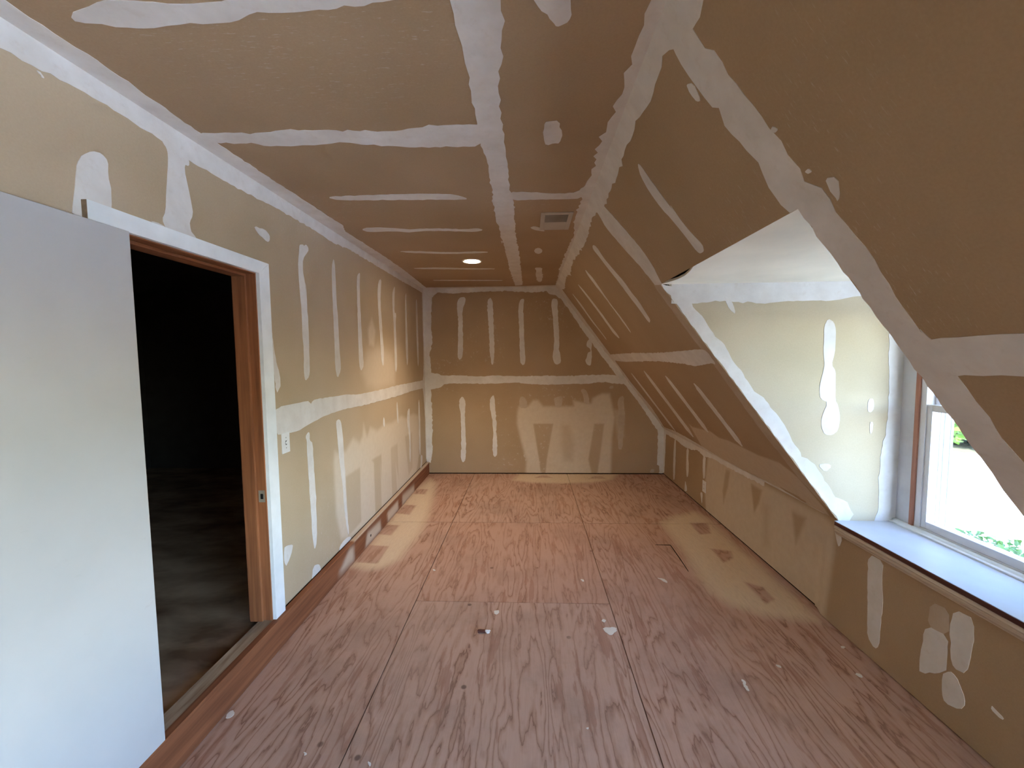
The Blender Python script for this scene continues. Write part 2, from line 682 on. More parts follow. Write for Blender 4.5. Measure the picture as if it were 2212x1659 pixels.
def mat_glass(name, tr):
    mt = bpy.data.materials.new(name)
    mt.use_nodes = True
    nt = mt.node_tree
    nt.nodes.remove(nt.nodes['Principled BSDF'])
    tb = nt.nodes.new('ShaderNodeBsdfTransparent')
    tb.inputs[0].default_value = tr
    gb = nt.nodes.new('ShaderNodeBsdfGlossy')
    gb.inputs['Roughness'].default_value = .02
    ms = nt.nodes.new('ShaderNodeMixShader')
    ms.inputs[0].default_value = .06
    nt.links.new(tb.outputs[0], ms.inputs[1])
    nt.links.new(gb.outputs[0], ms.inputs[2])
    nt.links.new(ms.outputs[0], nt.nodes['Material Output'].inputs[0])
    return mt


M['glass'] = mat_glass('dimmed window glass', (.72, .74, .76, 1))  # pane tint added to hold back daylight at the visible dormer
M['clear'] = mat_glass('clear window glass', (.97, .98, .98, 1))


def emit(name, col, s):
    mt = bpy.data.materials.new(name)
    mt.use_nodes = True
    nt = mt.node_tree
    nt.nodes.remove(nt.nodes['Principled BSDF'])
    e = nt.nodes.new('ShaderNodeEmission')
    e.inputs[0].default_value = col
    e.inputs[1].default_value = s
    nt.links.new(e.outputs[0], nt.nodes['Material Output'].inputs[0])
    return mt


M['lens'] = emit('lit lens', (1, .78, .52, 1), 5.0)

# ================================================================== FLOOR
floor = panel('floor', 'floor', XL - .1, XK + .1, YB, D + .1, M['board'], None, thick=.2, h=-.016)
tag(floor, 'bare plywood subfloor of the attic room with pale overspray along its edges', 'floor', 'structure')
S1, S2, C1, C2 = -.7249, .4951, 2.4285, 3.6485
G = .0024
FL = ('+', 'H 2160,190 1960,330 1740,600 1600,760 1500,900 1300,1150 1180,1240 1420,1275 1600,1250 1780,1150 1900,1000 2020,850 2120,650 2180,430 2212,250', .07, .95)
FR = ('+', 'd 560,830 650,780 800,750 880,790 1000,900 1200,1080 1420,1270 1600,1430 1700,1540 1500,1520 1250,1480 1050,1410 930,1340 850,1250 740,1080 620,900', .075, .95)
FB = ('+', 'E 60,1460 130,1378 1440,1378 1360,1450 1120,1485 700,1500 300,1490', .06, .9)
SPF = [FL, FR, FB,
       ('-', 'H 1370,978 1660,995 1520,1205 1270,1185', .010, .9), ('-', 'H 1590,735 1785,745 1685,865 1500,850', .012, .9),
       ('-', 'H 1850,500 1985,505 1905,620 1740,600', .014, .85), ('-', 'H 2000,310 2130,315 2090,375 1940,370', .016, .8),
       ('-', 'd 762,828 890,828 915,905 835,912', .014, .85), ('-', 'd 912,1012 1060,1030 1070,1085 1005,1112', .014, .8),
       ('-', 'd 1148,1248 1290,1290 1370,1375 1310,1412', .012, .85),
       ('-', 'E 330,1425 420,1395 500,1395 590,1430', .012, .7), ('-', 'E 1050,1440 1120,1405 1230,1405 1300,1440', .015, .6)]
sheets = [(XL - .02, S1, YB, C2), (XL - .02, S1, C2, D), (S1, S2, YB, -.012), (S1, S2, -.012, C1), (S1, S2, C1, C2), (S1, S2, C2, D),
          (S2, XK + .01, YB, C2), (S2, XK + .01, C2, D)]
for i, (a, b, c, d) in enumerate(sheets):
    sp = SPF if d > 2 and (a < S1 or b > S2 or c >= C2) else None
    panel('plywood_sheet', 'floor', a + G, b - G, c + G, d - G, M['ply'], floor, step=.0125 if sp else None, thick=.015, sprays=sp)
M['kerf'] = M['board']
mud('saw_cut', 'floor', [PL['floor'].px(*p) for p in R('f 690,116 795,118 860,210 920,302 916,303 855,213 792,123 690,119')], floor, M['board'], amp=0, thick=.0003)
for s in ('f 320,690 420,688 425,715 380,747 345,720', 'f 325,630 352,640 340,657 316,645', 'f 700,345 720,350 735,350 765,362 774,384 745,372 728,360',
          'f 1280,1043 1308,1058 1342,1132 1315,1122', 'f 1972,818 2000,820 1996,836 1970,830', 'f 1518,945 1552,953 1562,970 1530,960',
          'e 492,1615 520,1628 512,1648 496,1638', 'e 48,1548 76,1558 58,1578', 'e 940,286 966,294 950,301', 'a 1188,1385 1225,1353 1243,1372 1205,1402',
          '8 558,1108 590,1118 602,1138 570,1130', 'e 1360,575 1405,570 1395,595 1375,600', 'f 170,355 200,362 190,376', 'e 2000,1385 2020,1380 2015,1395'):
    mudpx('mud_splatter', 'floor', s, floor, M['mud'], amp=.002, seg=.006, thick=.0016)

# ================================================================== LEFT WALL (with doorway)
DY0, DY1, DZ = 1.275, 2.005, 1.985             # rough opening
wl = panel('wall_left', 'left', YB, D + .1, -.1, H + .1, M['stud'], None, holes=[(DY0, DY1, 0, DZ)], thick=.10, h=-.0125)
tag(wl, 'long left drywall wall with taped seams and white compound stripes', 'wall', 'structure')
SEAM = 1.20
LWS = [('+', 'C 800,1270 850,1290 960,1260 1000,1180 1060,1080 1150,1150 1190,1060 1205,880 1255,1060 1300,930 1400,975 1500,890 1600,870 1740,770 1800,800 1900,740 1975,760 1985,1300 H 1960,330 1180,900 1090,900 1030,600 1000,0', .03, .95),
       ('-', 'H 1142,165 1315,52 1330,700 1175,880', .014, .8), ('-', 'C 1318,1390 1457,1308 1462,1659 H 1560,20 1575,560 1500,640 1480,0', .014, .75),
       ('-', 'C 1588,1220 1682,1158 1700,1659 H 1740,0 1760,380 1700,420', .016, .7), ('-', 'C 1788,1060 1888,1003 1895,1500 1840,1600', .018, .65)]
UWS = [('+', 'P 803,688 811,715 808,750 797,745 795,712', .035, 1.0),
       ('+', '5 690,880 760,860 850,900 872,1010 865,1100 760,1125 690,1110 650,1020', .07, .75)]
YT = 1.563
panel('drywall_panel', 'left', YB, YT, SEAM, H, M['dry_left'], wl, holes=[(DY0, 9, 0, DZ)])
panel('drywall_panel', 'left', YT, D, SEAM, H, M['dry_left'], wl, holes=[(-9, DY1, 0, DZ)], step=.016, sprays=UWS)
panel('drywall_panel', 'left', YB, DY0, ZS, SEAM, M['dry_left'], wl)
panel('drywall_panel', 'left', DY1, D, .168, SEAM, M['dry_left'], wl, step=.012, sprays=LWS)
edge_mud('corner_tape', 'left', 'P 0,103 182,199 340,297 408,346 506,402 608,456 686,502 720,525 755,539 784,557 831,585 861,603 901,626', 'v', H, wl, M['mud'], ext=(YB, D))
for s in ('A 255,100 290,160 330,220 345,300 345,480 325,750 315,980 280,1070 320,1180 480,1260 690,1310 680,1290 615,1200 605,1100 645,1030 610,800 560,560 540,420 600,440 600,370 560,330 520,180',
          'B 300,185 300,270 290,340 285,500 300,750 325,1000 340,1250 345,1450 365,1659 C 365,100 375,230 390,278 440,220 450,100 445,0 B 440,1659 435,1480 425,1250 410,1000 395,780 375,690 350,560 350,380 425,280 430,230 395,180 370,205 345,178',
          'B 785,375 765,450 760,550 762,750 770,960 780,1200 790,1400 800,1659 C 805,80 835,250 885,130 880,0 B 865,1659 850,1300 825,1000 815,750 805,500',
          'B 1150,575 1115,610 1108,720 1115,1000 1125,1300 1130,1500 1135,1659 C 1145,60 1170,150 1210,60 B 1190,1659 1170,1300 1155,1000 1150,750 1155,620',
          'B 1440,665 1410,710 1400,850 1410,1050 1425,1300 1440,1500 1445,1659 P 825,788 829,790 B 1490,1659 1475,1500 1460,1250 1440,1000 1450,780 1455,690',
          'B 1640,770 1615,830 1608,950 1620,1200 1630,1300 1640,1659 C 1645,100 1660,165 1675,90 1675,0 B 1670,1659 1655,1300 1665,1150 1635,1140 1640,900 1645,800',
          'B 1800,865 1790,920 1790,1100 1795,1400 1800,1659 C 1815,80 1830,10 B 1830,1659 1820,1400 1810,1150 1805,900',
          'B 1950,940 1940,1000 1945,1300 1955,1659 C 1970,95 1980,0 B 1978,1659 1968,1300 1960,1050',
          'C 435,990 395,1040 390,1080 405,1110 410,1250 420,1420 435,1659 H 705,200 715,400 735,650 740,800 755,950 772,1040 795,950 798,800 790,550 780,300 765,100 C 515,1659 505,1500 490,1150 445,1110 445,1030',
          'C 855,810 815,850 830,1000 850,1200 865,1400 900,1659 H 1110,300 1130,600 1165,830 1185,870 1160,600 1142,300 C 950,1659 930,1400 920,1150 900,950 885,850',
          'C 1490,785 1480,820 1480,900 1495,930 1505,900 1500,820', 'C 1675,565 1668,620 1675,800 1685,880 1695,860 1690,700 1682,600',
          'C 1845,655 1820,720 1820,880 1840,1000 1850,1150 1850,1350 1862,1440 1868,1300 1865,1050 1850,850 1855,700',
          'C 1985,530 1975,600 1980,900 1990,1300 2005,1330 2005,1100 1998,700', 'C 2010,1320 2030,1320 2035,1380 2015,1540 2000,1540 2010,1450'):
    mudpx('compound_stripe', 'left', s, wl, M['mud'], seg=.03)
for s in ('1 490,1050 530,985 585,965 650,985 690,1030 690,1120 710,1230 712,1330 680,1400 460,1400 475,1230 485,1100', 'A 1370,1150 1500,1190 1560,1260 1560,1320 1535,1345 1450,1270 1400,1210',
          'A 130,1090 200,1100 320,1165 250,1160', 'g 505,640 530,860 580,1070 540,1150 515,900',
          'H 515,970 500,1050 470,1150 420,1250 400,1020 440,990', 'H 795,1210 830,1215 850,1290 885,1275 740,1440 745,1300 765,1230', 'H 1200,870 1205,930 1070,1075 1070,1000 1120,920',
          '1 228,445 262,470 280,498 268,500 252,475'):
    mudpx('compound_patch', 'left', s, wl, M['mud'], seg=.02, clamp=(-9, D, ZS + .008, H))
mudpx('seam_tape', 'left', 'C -60,700 0,665 60,630 280,590 420,558 440,580 470,600 485,560 520,540 700,510 840,492 930,470 1060,475 1280,440 1500,390 1700,335 1930,295 2060,265 2080,370 1950,405 1850,430 1700,490 1500,540 1300,600 1100,640 870,690 630,780 480,860 370,930 290,980 150,1008 -40,1040', wl, M['mud'], seg=.03, clamp=(-9, D, 0, H))
edge_mud('corner_tape', 'left', 'C 2050,0 2045,200 2030,330 2050,480 2070,800 2080,1200 2085,1380', 'u', D, wl, M['mud'], ext=(None, H))

# plank along the foot of the wall and through the doorway
bb = empty('baseboard_left', (XB, 0, 0))
tag(bb, 'reddish brown plank set on edge along the foot of the left wall', 'baseboard', 'structure')
SPB = [('+', 'H 1190,1030 1236,1000 1248,1160 1100,1310 1060,1330', .03, .9), ('+', 'H 1400,840 1555,690 1570,800 1380,1010', .025, .9),
       ('+', 'H 1640,600 1765,455 1775,560 1650,700', .025, .9), ('+', 'H 1820,390 1960,260 1965,350 1820,510', .03, .85)]
bm = bmesh.new()
us = np.arange(YB, D - .001, .03)
zs = [0.004, .03, .06, .09, .12, .145, ZS - .004, ZS]
xs_top = [XB - .004, XB - .018, XL + .001]
rows = [(XB, z) for z in zs[:-1]] + [(XB - .004, ZS), (XB - .018, ZS), (XL + .001, ZS), (XL + .001, .004)]
grid = [[bm.verts.new((x - XB, u, z)) for x, z in rows] for u in us]
for i in range(len(us) - 1):
    for j in range(len(rows) - 1):
        bm.faces.new([grid[i][j], grid[i + 1][j], grid[i + 1][j + 1], grid[i][j + 1]])
bm.faces.new(grid[0]); bm.faces.new(grid[-1][::-1])
pk = bm_obj('plank', bm, M['plank'], bb)
co = np.array([v.co[:] for v in pk.data.vertices])
uvp = co[:, 1:3]
val = spray_value(PL['plank'], uvp, SPB)
val = np.where((co[:, 2] >= ZS - .005) & (uvp[:, 0] > 2.9), np.maximum(val, .75), val)
pk.data.attributes.new('spray', 'FLOAT', 'POINT').data.foreach_set('value', val.astype(np.float32))
kx = PL['plank'].px(*R('H 1443,866')[0])
bm = bmesh.new()
bmesh.ops.create_circle(bm, cap_ends=True, radius=.011, segments=16, matrix=Matrix.Translation((.0006, kx[0], kx[1])) @ Matrix.Rotation(math.pi / 2, 4, 'Y'))
bm_obj('bored_hole', bm, M['dark'], bb)

# ================================================================== DOORWAY
WT = -1.487                                    # far face of the wall
dr = empty('door_1', (XL, 1.64, ZS))
O = dr.location
tag(dr, 'white slab door folded back against the wall beside a brown wooden door frame', 'door', 'structure')
JY0, JY1, JZ = 1.293, 1.985, 1.966
box('jamb', (WT, JY1, ZS), (XL + .001, JY1 + .02, JZ + .02), M['jamb'], dr, .0015, O)
box('jamb', (WT, JY0 - .02, ZS), (XL + .001, JY0, JZ + .02), M['jamb'], dr, .0015, O)
box('jamb_head', (WT, JY0, JZ), (XL + .001, JY1, JZ + .02), M['jamb_head'], dr, .0015, O)
box('door_stop', (WT + .012, JY1 - .013, ZS), (XL - .045, JY1, JZ), M['jamb'], dr, .002, O)
box('door_stop', (WT + .012, JY0, ZS), (XL - .045, JY0 + .013, JZ), M['jamb'], dr, .002, O)
box('door_stop', (WT + .012, JY0 + .013, JZ - .013), (XL - .045, JY1 - .013, JZ), M['jamb_head'], dr, .002, O)
# casing boards with a mitre at the far corner
CX0, CX1 = XL + .0005, XL + .0195
CI, CO, CT, CTO = 1.991, 2.070, 1.971, 2.033
prism('casing_head', [(1.208, CT), (CI, CT), (CO - .0006, CTO), (1.208, CTO)], 0, CX0, CX1, M['casing'], dr, O)
prism('casing_leg', [(CI, ZS + .002), (CO, ZS + .002), (CO, CTO - .0006), (CI, CT - .0006)], 0, CX0, CX1, M['casing'], dr, O)
box('casing_leg', (CX0, 1.208, ZS + .002), (CX1, JY0 - .004, CT - .001), M['casing'], dr, .001, O)
box('casing_end', (CX0 + .001, 1.2068, CT + .001), (CX1 - .001, 1.2079, CTO - .001), M['endgrain'], dr, 0, O)
# strike plate
sz = PL['left'].px(*R('H 197,390')[0])[1]
box('strike_plate', (XL - .038, JY1 - .0016, .80), (XL - .006, JY1 + .001, .862), M['metal'], dr, .0005, O)
box('strike_hole', (XL - .028, JY1 - .0021, .817), (XL - .014, JY1 - .001, .845), M['dark'], dr, .0004, O)
# the slab itself
box('door_slab', (XL + .022, .585, .186), (XL + .059, 1.296, 1.962), M['slab'], dr, .002, O)
for z in (.40, 1.10, 1.74):
    bm = bmesh.new()
    bmesh.ops.create_cone(bm, cap_ends=True, segments=14, radius1=.006, radius2=.006, depth=.09, matrix=Matrix.Translation((XL + .018 - O[0], 1.302 - O[1], z - O[2])))
    bm_obj('hinge', bm, M['metal'], dr, False)
# threshold board and the dark room beyond
th = box('trim_threshold', (-1.434, DY0 - .02, ZS - .03), (XL + .0005, DY1 + .02, ZS - .0006), M['threshold'], None, .001)
tag(th, 'worn dusty threshold board in the doorway', 'threshold', 'structure')
hf = box('floor_hall', (-5.0, -1.0, .02), (-1.4345, 5.0, .128), M['hall_floor'], None)
tag(hf, 'dark dusty floor of the unlit room beyond the doorway', 'floor', 'structure')
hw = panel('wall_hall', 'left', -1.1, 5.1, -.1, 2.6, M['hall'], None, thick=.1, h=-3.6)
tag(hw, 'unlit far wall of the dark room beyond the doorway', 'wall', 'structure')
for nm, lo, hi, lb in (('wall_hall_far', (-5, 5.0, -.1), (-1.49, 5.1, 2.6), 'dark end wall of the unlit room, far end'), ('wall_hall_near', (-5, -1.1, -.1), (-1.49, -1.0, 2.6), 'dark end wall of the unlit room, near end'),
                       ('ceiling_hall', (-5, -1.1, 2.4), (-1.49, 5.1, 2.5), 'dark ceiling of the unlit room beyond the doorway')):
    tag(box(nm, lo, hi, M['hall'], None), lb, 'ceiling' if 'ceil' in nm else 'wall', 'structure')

# ================================================================== CEILING
ce = panel('ceiling', 'ceil', YB, D + .1, XL - .1, XR + .1, M['stud'], None, thick=.12, h=-.0125)
tag(ce, 'flat drywall ceiling with taped joints', 'ceiling', 'structure')
CXM = -.17
for a, b, c, d in ((YB, 1.659, XL, CXM), (1.659, D, XL, CXM), (YB, 2.323, CXM, XR), (2.323, D, CXM, XR)):
    panel('drywall_panel', 'ceil', a, b, c, d, M['dry_ceil'], ce)
edge_mud('corner_tape', 'ceil', '1 190,110 620,385 1280,850 1390,915 1700,1120 2192,1440 B 950,0 1500,350 1800,560 2060,770', 'v', XL, ce, M['mud'], ext=(YB, D))
edge_mud('corner_tape', 'ceil', '2 1980,10 1890,230 1870,300 1800,560 1720,750 1640,930 1610,1040 1580,1140 1540,1210 1520,1290 1490,1400 1480,1500 1430,1610 D 720,0 665,120 655,200 625,330', 'v', XR, ce, M['mud'], ext=(YB, D), amp=.006, seg=.03)
edge_mud('corner_tape', 'ceil', 'P 935,621 1000,620 1060,619 1120,618 1190,616', 'u', D, ce, M['mud'], ext=(XL, XR))
q = [PL['ceil'].px(*p) for p in R('2 685,0 740,230 800,450 860,790 885,930 930,1060 955,1200 965,1310 985,1420 1010,1480 1020,1560 5 1545,120 1575,250 1610,390 1640,465')]
q2 = [PL['ceil'].px(*p) for p in R('2 1010,0 1020,250 1005,500 1005,680 1025,830 1048,980 1070,1200 1095,1300 1105,1450 1115,1560 5 1655,200 1670,310 1685,460')]
mud('seam_tape', 'ceil', [(YB, q[0][1])] + q + q2[::-1] + [(YB, q2[0][1])], ce, M['mud'], amp=.004, seg=.03, clamp=(YB, D, XL, XR))
for s in ('1 1240,850 1500,850 1720,848 1770,830 2000,830 2 0,835 330,840 560,805 780,795 900,800 905,935 640,938 420,942 200,930 0,905 1 2100,920 1850,935 1700,935 1640,918 1350,915',
          '2 1060,1228 1200,1228 1400,1240 1500,1230 1570,1170 1560,1270 1300,1275 1070,1283'):
    mudpx('seam_tape', 'ceil', s, ce, M['mud'], amp=.004)
for s in ('P 706,426 730,423 800,421 870,419 935,418 985,420 1014,430 985,431 880,431 800,432 730,432', '5 650,105 700,93 850,95 960,105 1100,97 1330,105 1390,97 1438,108 1380,120 1300,118 1100,112 950,123 850,115 700,122',
          '5 885,245 1000,243 1200,252 1400,245 1480,250 1400,257 1200,262 950,254', '5 985,352 1150,348 1300,353 1510,354 1500,361 1200,360 1000,358', '5 1110,428 1560,429 1550,434 1120,433'):
    mudpx('compound_stripe', 'ceil', s, ce, M['mud'], amp=.003)
for s in ('2 1305,775 1385,770 1405,850 1390,915 1350,915 1310,928 1285,890 1290,800', '2 1190,-160 1215,-20 1260,60 1320,100 1360,160 1385,168 1450,130 1465,80 1455,0 1450,-160',
          '5 1730,95 1760,82 1800,95 1835,117 1780,112', '5 1757,240 1770,226 1790,222 1812,236 1810,250 1790,262 1768,256', 'D 335,110 440,110 430,150 445,200 435,295 375,300 350,200 360,150',
          '1 445,100 600,20 700,-10 900,0 1010,22 1300,20 1450,5 1600,-60 2300,-90 2 330,-40 330,0 0,40 1 2000,65 1750,80 1620,75 1500,135 1350,145 1100,155 950,178 850,175 700,160 500,140'):
    mudpx('compound_patch', 'ceil', s, ce, M['mud'], amp=.004)

# ================================================================== BACK WALL
wb = empty('wall_back', (0, D, 0))
lim = lambda v: XR + (H - v) / (H - ZK) * (XK - XR) if v > ZK else XK
o = panel('wall_core', 'back', XL - .1, XK + .1, -.1, H + .1, M['board'], wb, thick=.1, h=-.0125)
tag(wb, 'gable end drywall wall at the far end under the sloped ceiling', 'wall', 'structure')
BWS = [('+', 'E 110,560 130,480 250,480 320,400 380,400 450,480 860,480 850,400 980,430 1090,440 1110,370 1230,310 1330,310 1360,450 1400,620 1360,900 1350,1150 1345,1400 220,1400 230,1200 150,900 105,700', .028, .95),
       ('+', 'E 1380,520 1520,540 1520,880 1440,900', .04, .45),
       ('-', 'E 318,708 584,708 500,1180 480,1380 420,1380 395,1180', .010, .85), ('-', 'E 690,720 800,720 860,980 840,1200 730,1200 690,1000', .05, .45), ('-', 'E 1130,708 1262,708 1200,1180 1170,1370 1090,1370 1050,1180', .014, .78)]
panel('drywall_panel', 'back', XL, XK, .012, 1.247, M['dry'], wb, step=.012, ulim=lim, sprays=BWS)
panel('drywall_panel', 'back', XL, XK, 1.247, H, M['dry'], wb, step=.05, ulim=lim)
for ch in list(wb.children):
    ch.location = (0, -D, 0)


def onback(o):
    o.location = (0, -D, 0)
    return o


onback(edge_mud('corner_tape', 'back', '5 1060,520 1110,540 1140,510 1250,515 1400,505 1600,500 1750,510 1840,500 1850,515 1895,525', 'v', H, wb, M['mud'], amp=.004))
onback(edge_mud('corner_tape', 'back', '5 1110,520 1105,560 1100,720 1108,830 1090,900 1100,1000 1100,1150 1105,1250 1110,1400 1105,1480 c 205,680 188,810', 'u', XL, wb, M['mud'], amp=.004, ext=(None, H)))
q = [PL['back'].px(*p) for p in R('D 560,440 600,470 700,540 800,680 1000,980 1200,1250 1420,1540 E 1530,190 1700,400 1860,640 1950,780 2000,800')]
onback(mud('corner_tape', 'back', q + [(XK, .56), (XK, ZK), (XR, H), (XR - .06, H)], wb, M['mud'], amp=.003))
onback(edge_mud('corner_tape', 'back', 'E 1965,780 1975,850 1970,1000 1960,1250 1990,1270 1995,1340 1985,1365', 'u', XK, wb, M['mud'], amp=.003))
onback(mudpx('seam_tape', 'back', 'c 150,80 190,95 250,100 270,115 400,112 600,125 680,112 860,120 1150,115 1200,122 1450,110 1620,108 1690,120 1745,190 1550,165 1450,180 1200,185 1080,188 930,180 880,170 700,180 500,178 300,178 260,215 190,225 150,240', wb, M['mud'], amp=.003))
for s in ('5 1275,550 1265,580 1265,620 1275,680 1272,750 1272,850 1268,920 1282,942 1300,925 1305,850 1302,700 1300,620 1322,560 1318,540 1290,540',
          '5 1478,540 1460,560 1462,620 1465,700 1470,780 1475,900 1485,970 1498,970 1505,900 1502,750 1495,600 1492,560',
          'D 150,530 125,600 120,680 130,850 135,1000 140,1150 140,1330 170,1410 205,1395 215,1330 205,1150 195,950 190,750 185,620 200,520',
          'D 580,520 560,560 560,640 575,720 585,850 590,1000 600,1060 585,1200 575,1320 605,1390 640,1400 690,1370 680,1280 660,1200 665,1060 655,880 650,740 640,640 645,530',
          'D 1060,1060 1030,1100 1025,1160 1070,1180 1080,1225 1040,1240 1030,1310 1010,1340 1030,1400 1075,1415 1090,1380 1095,1240 1088,1190 1100,1120 1085,1065',
          'c 440,275 412,310 412,360 425,420 428,520 430,640 425,770 440,810 465,790 468,640 460,500 458,400 466,330',
          'c 685,265 660,300 655,350 668,420 680,520 685,580 678,640 680,740 695,768 715,745 715,620 708,560 712,500 700,400 695,300'):
    onback(mudpx('compound_stripe', 'back', s, wb, M['mud'], amp=.003))
M['mud_thin'] = mat_mud('thin joint compound', (196, 180, 160), (180, 160, 136), .5)
for s in ('E 165,340 135,380 135,500 245,500 240,430 215,370', 'E 590,370 640,350 700,340 710,380 690,490 620,490 600,430', 'E 945,265 985,240 1020,265 1050,330 1070,450 990,440 980,330', 'E 1330,210 1380,200 1385,240 1330,245',
          'E 1460,360 1520,335 1525,480 1540,600 1510,900 1500,1050 1450,1050 1440,850 1450,560 1435,430', 'E 1880,1310 1925,1310 1925,1355 1860,1360'):
    onback(mudpx('compound_patch', 'back', s, wb, M['mud_thin'], amp=.003, thick=.0006))

# ================================================================== SLOPE
ws = panel('wall_slope', 'slope', YB, D + .1, -.05, SLEN + .02, M['board'], None, holes=[(Y2 - .03, Y1 + .03, VD - .02, 9), (R0 - .03, R1 + .03, VD - .02, 9)], thick=.14, h=-.0125)
tag(ws, 'steep sloped drywall ceiling on the right, cut open for the dormer', 'wall', 'structure')
VM = PL['slope'].px(1430, 770)[1]
VM2 = PL['slope'].px(2110, 768)[1]
SLS = [('+', 'F 600,200 640,235 760,265 850,285 960,365 1060,395 1170,445 1290,505 1330,525 1430,575 1550,615 1680,665 1800,755 1900,840 2212,1200 P 1805,1135 F 1900,1150 1000,640 760,480', .012, .8),
       ('-', 'F 1690,955 1850,1030 1990,1120 2010,1165 1800,1055', .004, .9), ('-', 'F 1270,758 1380,805 1475,858 1470,868 1370,818', .003, .8)]
panel('drywall_panel', 'slope', Y1, D, 0, VM, M['dry'], ws)
panel('drywall_panel', 'slope', Y1, D, VM, SLEN, M['dry'], ws, step=.013, sprays=SLS)
panel('drywall_panel', 'slope', Y2, Y1, 0, VD, M['dry'], ws)
panel('drywall_panel', 'slope', YB, Y2, 0, VM2, M['dry'], ws, holes=[(R0, R1, VD, 9)])
panel('drywall_panel', 'slope', R1, Y2, VM2, SLEN, M['dry'], ws)
panel('drywall_panel', 'slope', YB, R0, VM2, SLEN, M['dry'], ws)
edge_mud('corner_tape', 'slope', 'P 1518,0 1497,62 1475,100 2 2095,325 2050,360 2020,480 1990,600 1950,690 1880,780 1840,900 1800,1000 1760,1120 1720,1200 1690,1300 1600,1390 1570,1500 1540,1580 D 850,30 820,130 820,215 770,205 745,290 740,385 700,400', 'v', 0, ws, M['mud'], amp=.005, seg=.03, ext=(YB, D))
edge_mud('corner_tape', 'slope', 'D 690,385 1000,800 1340,1260 1620,1640 F 150,0 230,120 300,230', 'u', D, ws, M['mud'], ext=(0, SLEN))
edge_mud('corner_tape', 'slope', 'P 1440,925 F 400,270 520,330 640,400 760,470 900,560 1100,670 1300,775 1700,970 2000,1150 2250,1310', 'v', SLEN, ws, M['mud'], ext=(None, D))
pl = PL['slope']
L_ = [pl.px(*p) for p in R('P 1450,90 3 0,410 100,560 200,680 240,690 280,800 420,960 490,1040 560,1200 640,1310 700,1365')]
R_ = [pl.px(*p) for p in R('P 1490,50 3 75,180 150,310 210,320 260,400 400,600 560,820 640,900 680,990 760,1080 790,1160 900,1200 1050,1430 1240,1659 7 1130,0 1250,170 1330,290 1420,355 1560,560 1650,660 1720,760 1800,870 1900,1000 2000,1170 2187,1370')]
mud('seam_tape', 'slope', L_ + [(Y2, VD), (Y2, SLEN), (R_[-1][0] - .02, SLEN)] + R_[::-1], ws, M['mud'], amp=.003, seg=.03)
h1, h2 = pl.px(2212, 721), pl.px(2212, 812)
mud('seam_tape', 'slope', [pl.px(*p) for p in R('7 1330,270 1420,355 1500,340 1800,325 2187,310')] + [(R1, h1[1]), (R1, h2[1])] + [pl.px(*p) for p in R('7 2187,660 1700,650 1640,655 1500,620')], ws, M['mud'], amp=.003, seg=.03)
mudpx('seam_tape', 'slope', '6 300,20 345,80 380,150 500,290 600,400 690,510 720,560 745,525 720,470 660,360 600,280 510,170 420,70 350,-10', ws, M['mud'], amp=.003)
q = [pl.px(*p) for p in R('6 690,520 760,620 900,810 1000,940 1110,1080 F 1260,0 1400,190 1560,400 1700,570 1830,740 1910,840')]
mud('corner_tape', 'slope', q + [(Y1, SLEN - .02), (Y1, VD)], ws, M['mud_thin'], amp=.003, seg=.03)
mudpx('seam_tape', 'slope', '6 390,965 410,965 550,955 700,955 850,945 980,930 1030,940 1090,1030 1060,1020 960,1040 860,1020 700,1005 500,1012 420,1000', ws, M['mud'], amp=.003)
for s in ('2 1895,1045 1910,1060 1950,1120 2050,1260 2120,1350 6 790,0 850,90 940,200 1000,260 1010,305 990,320 970,310 900,220 830,130 2 2040,1330 1960,1220 1910,1130 1890,1055',
          '6 295,262 300,290 340,340 400,420 480,520 530,590 600,680 660,765 668,745 640,700 590,620 540,560 500,500 430,420 370,350 320,270',
          'D 1005,130 1030,190 1100,290 1250,480 1400,680 1500,820 1620,985 1600,940 1500,790 1350,600 1250,450 1120,260 1060,190',
          'D 905,320 950,390 1080,560 1200,720 1320,890 1390,990 1470,1060 1440,1000 1350,890 1230,720 1100,550 980,400',
          'D 820,430 900,550 1000,690 1100,830 1200,950 1297,1080 1280,1040 1180,910 1060,750 960,600'):
    mudpx('compound_stripe', 'slope', s, ws, M['mud'], amp=.002)
for p0, p1, w in (((1363.7, 806), (1459.6, 932), 3), ((1391, 801), (1498, 944), 5.5), ((1437.7, 812), (1530, 934), 6), ((1499, 828), (1604, 964), 7.5)):
    stroke('compound_stripe', 'slope', p0, p1, w, ws, M['mud'], amp=.002)
for s in ('3 565,825 590,808 618,828 600,850', '3 790,1095 815,1075 842,1100 820,1112', '3 920,1140 1000,1125 1020,1270 1000,1285 950,1200', '3 30,530 75,530 125,640 105,655 60,600'):
    mudpx('compound_patch', 'slope', s, ws, M['mud'], amp=.003)

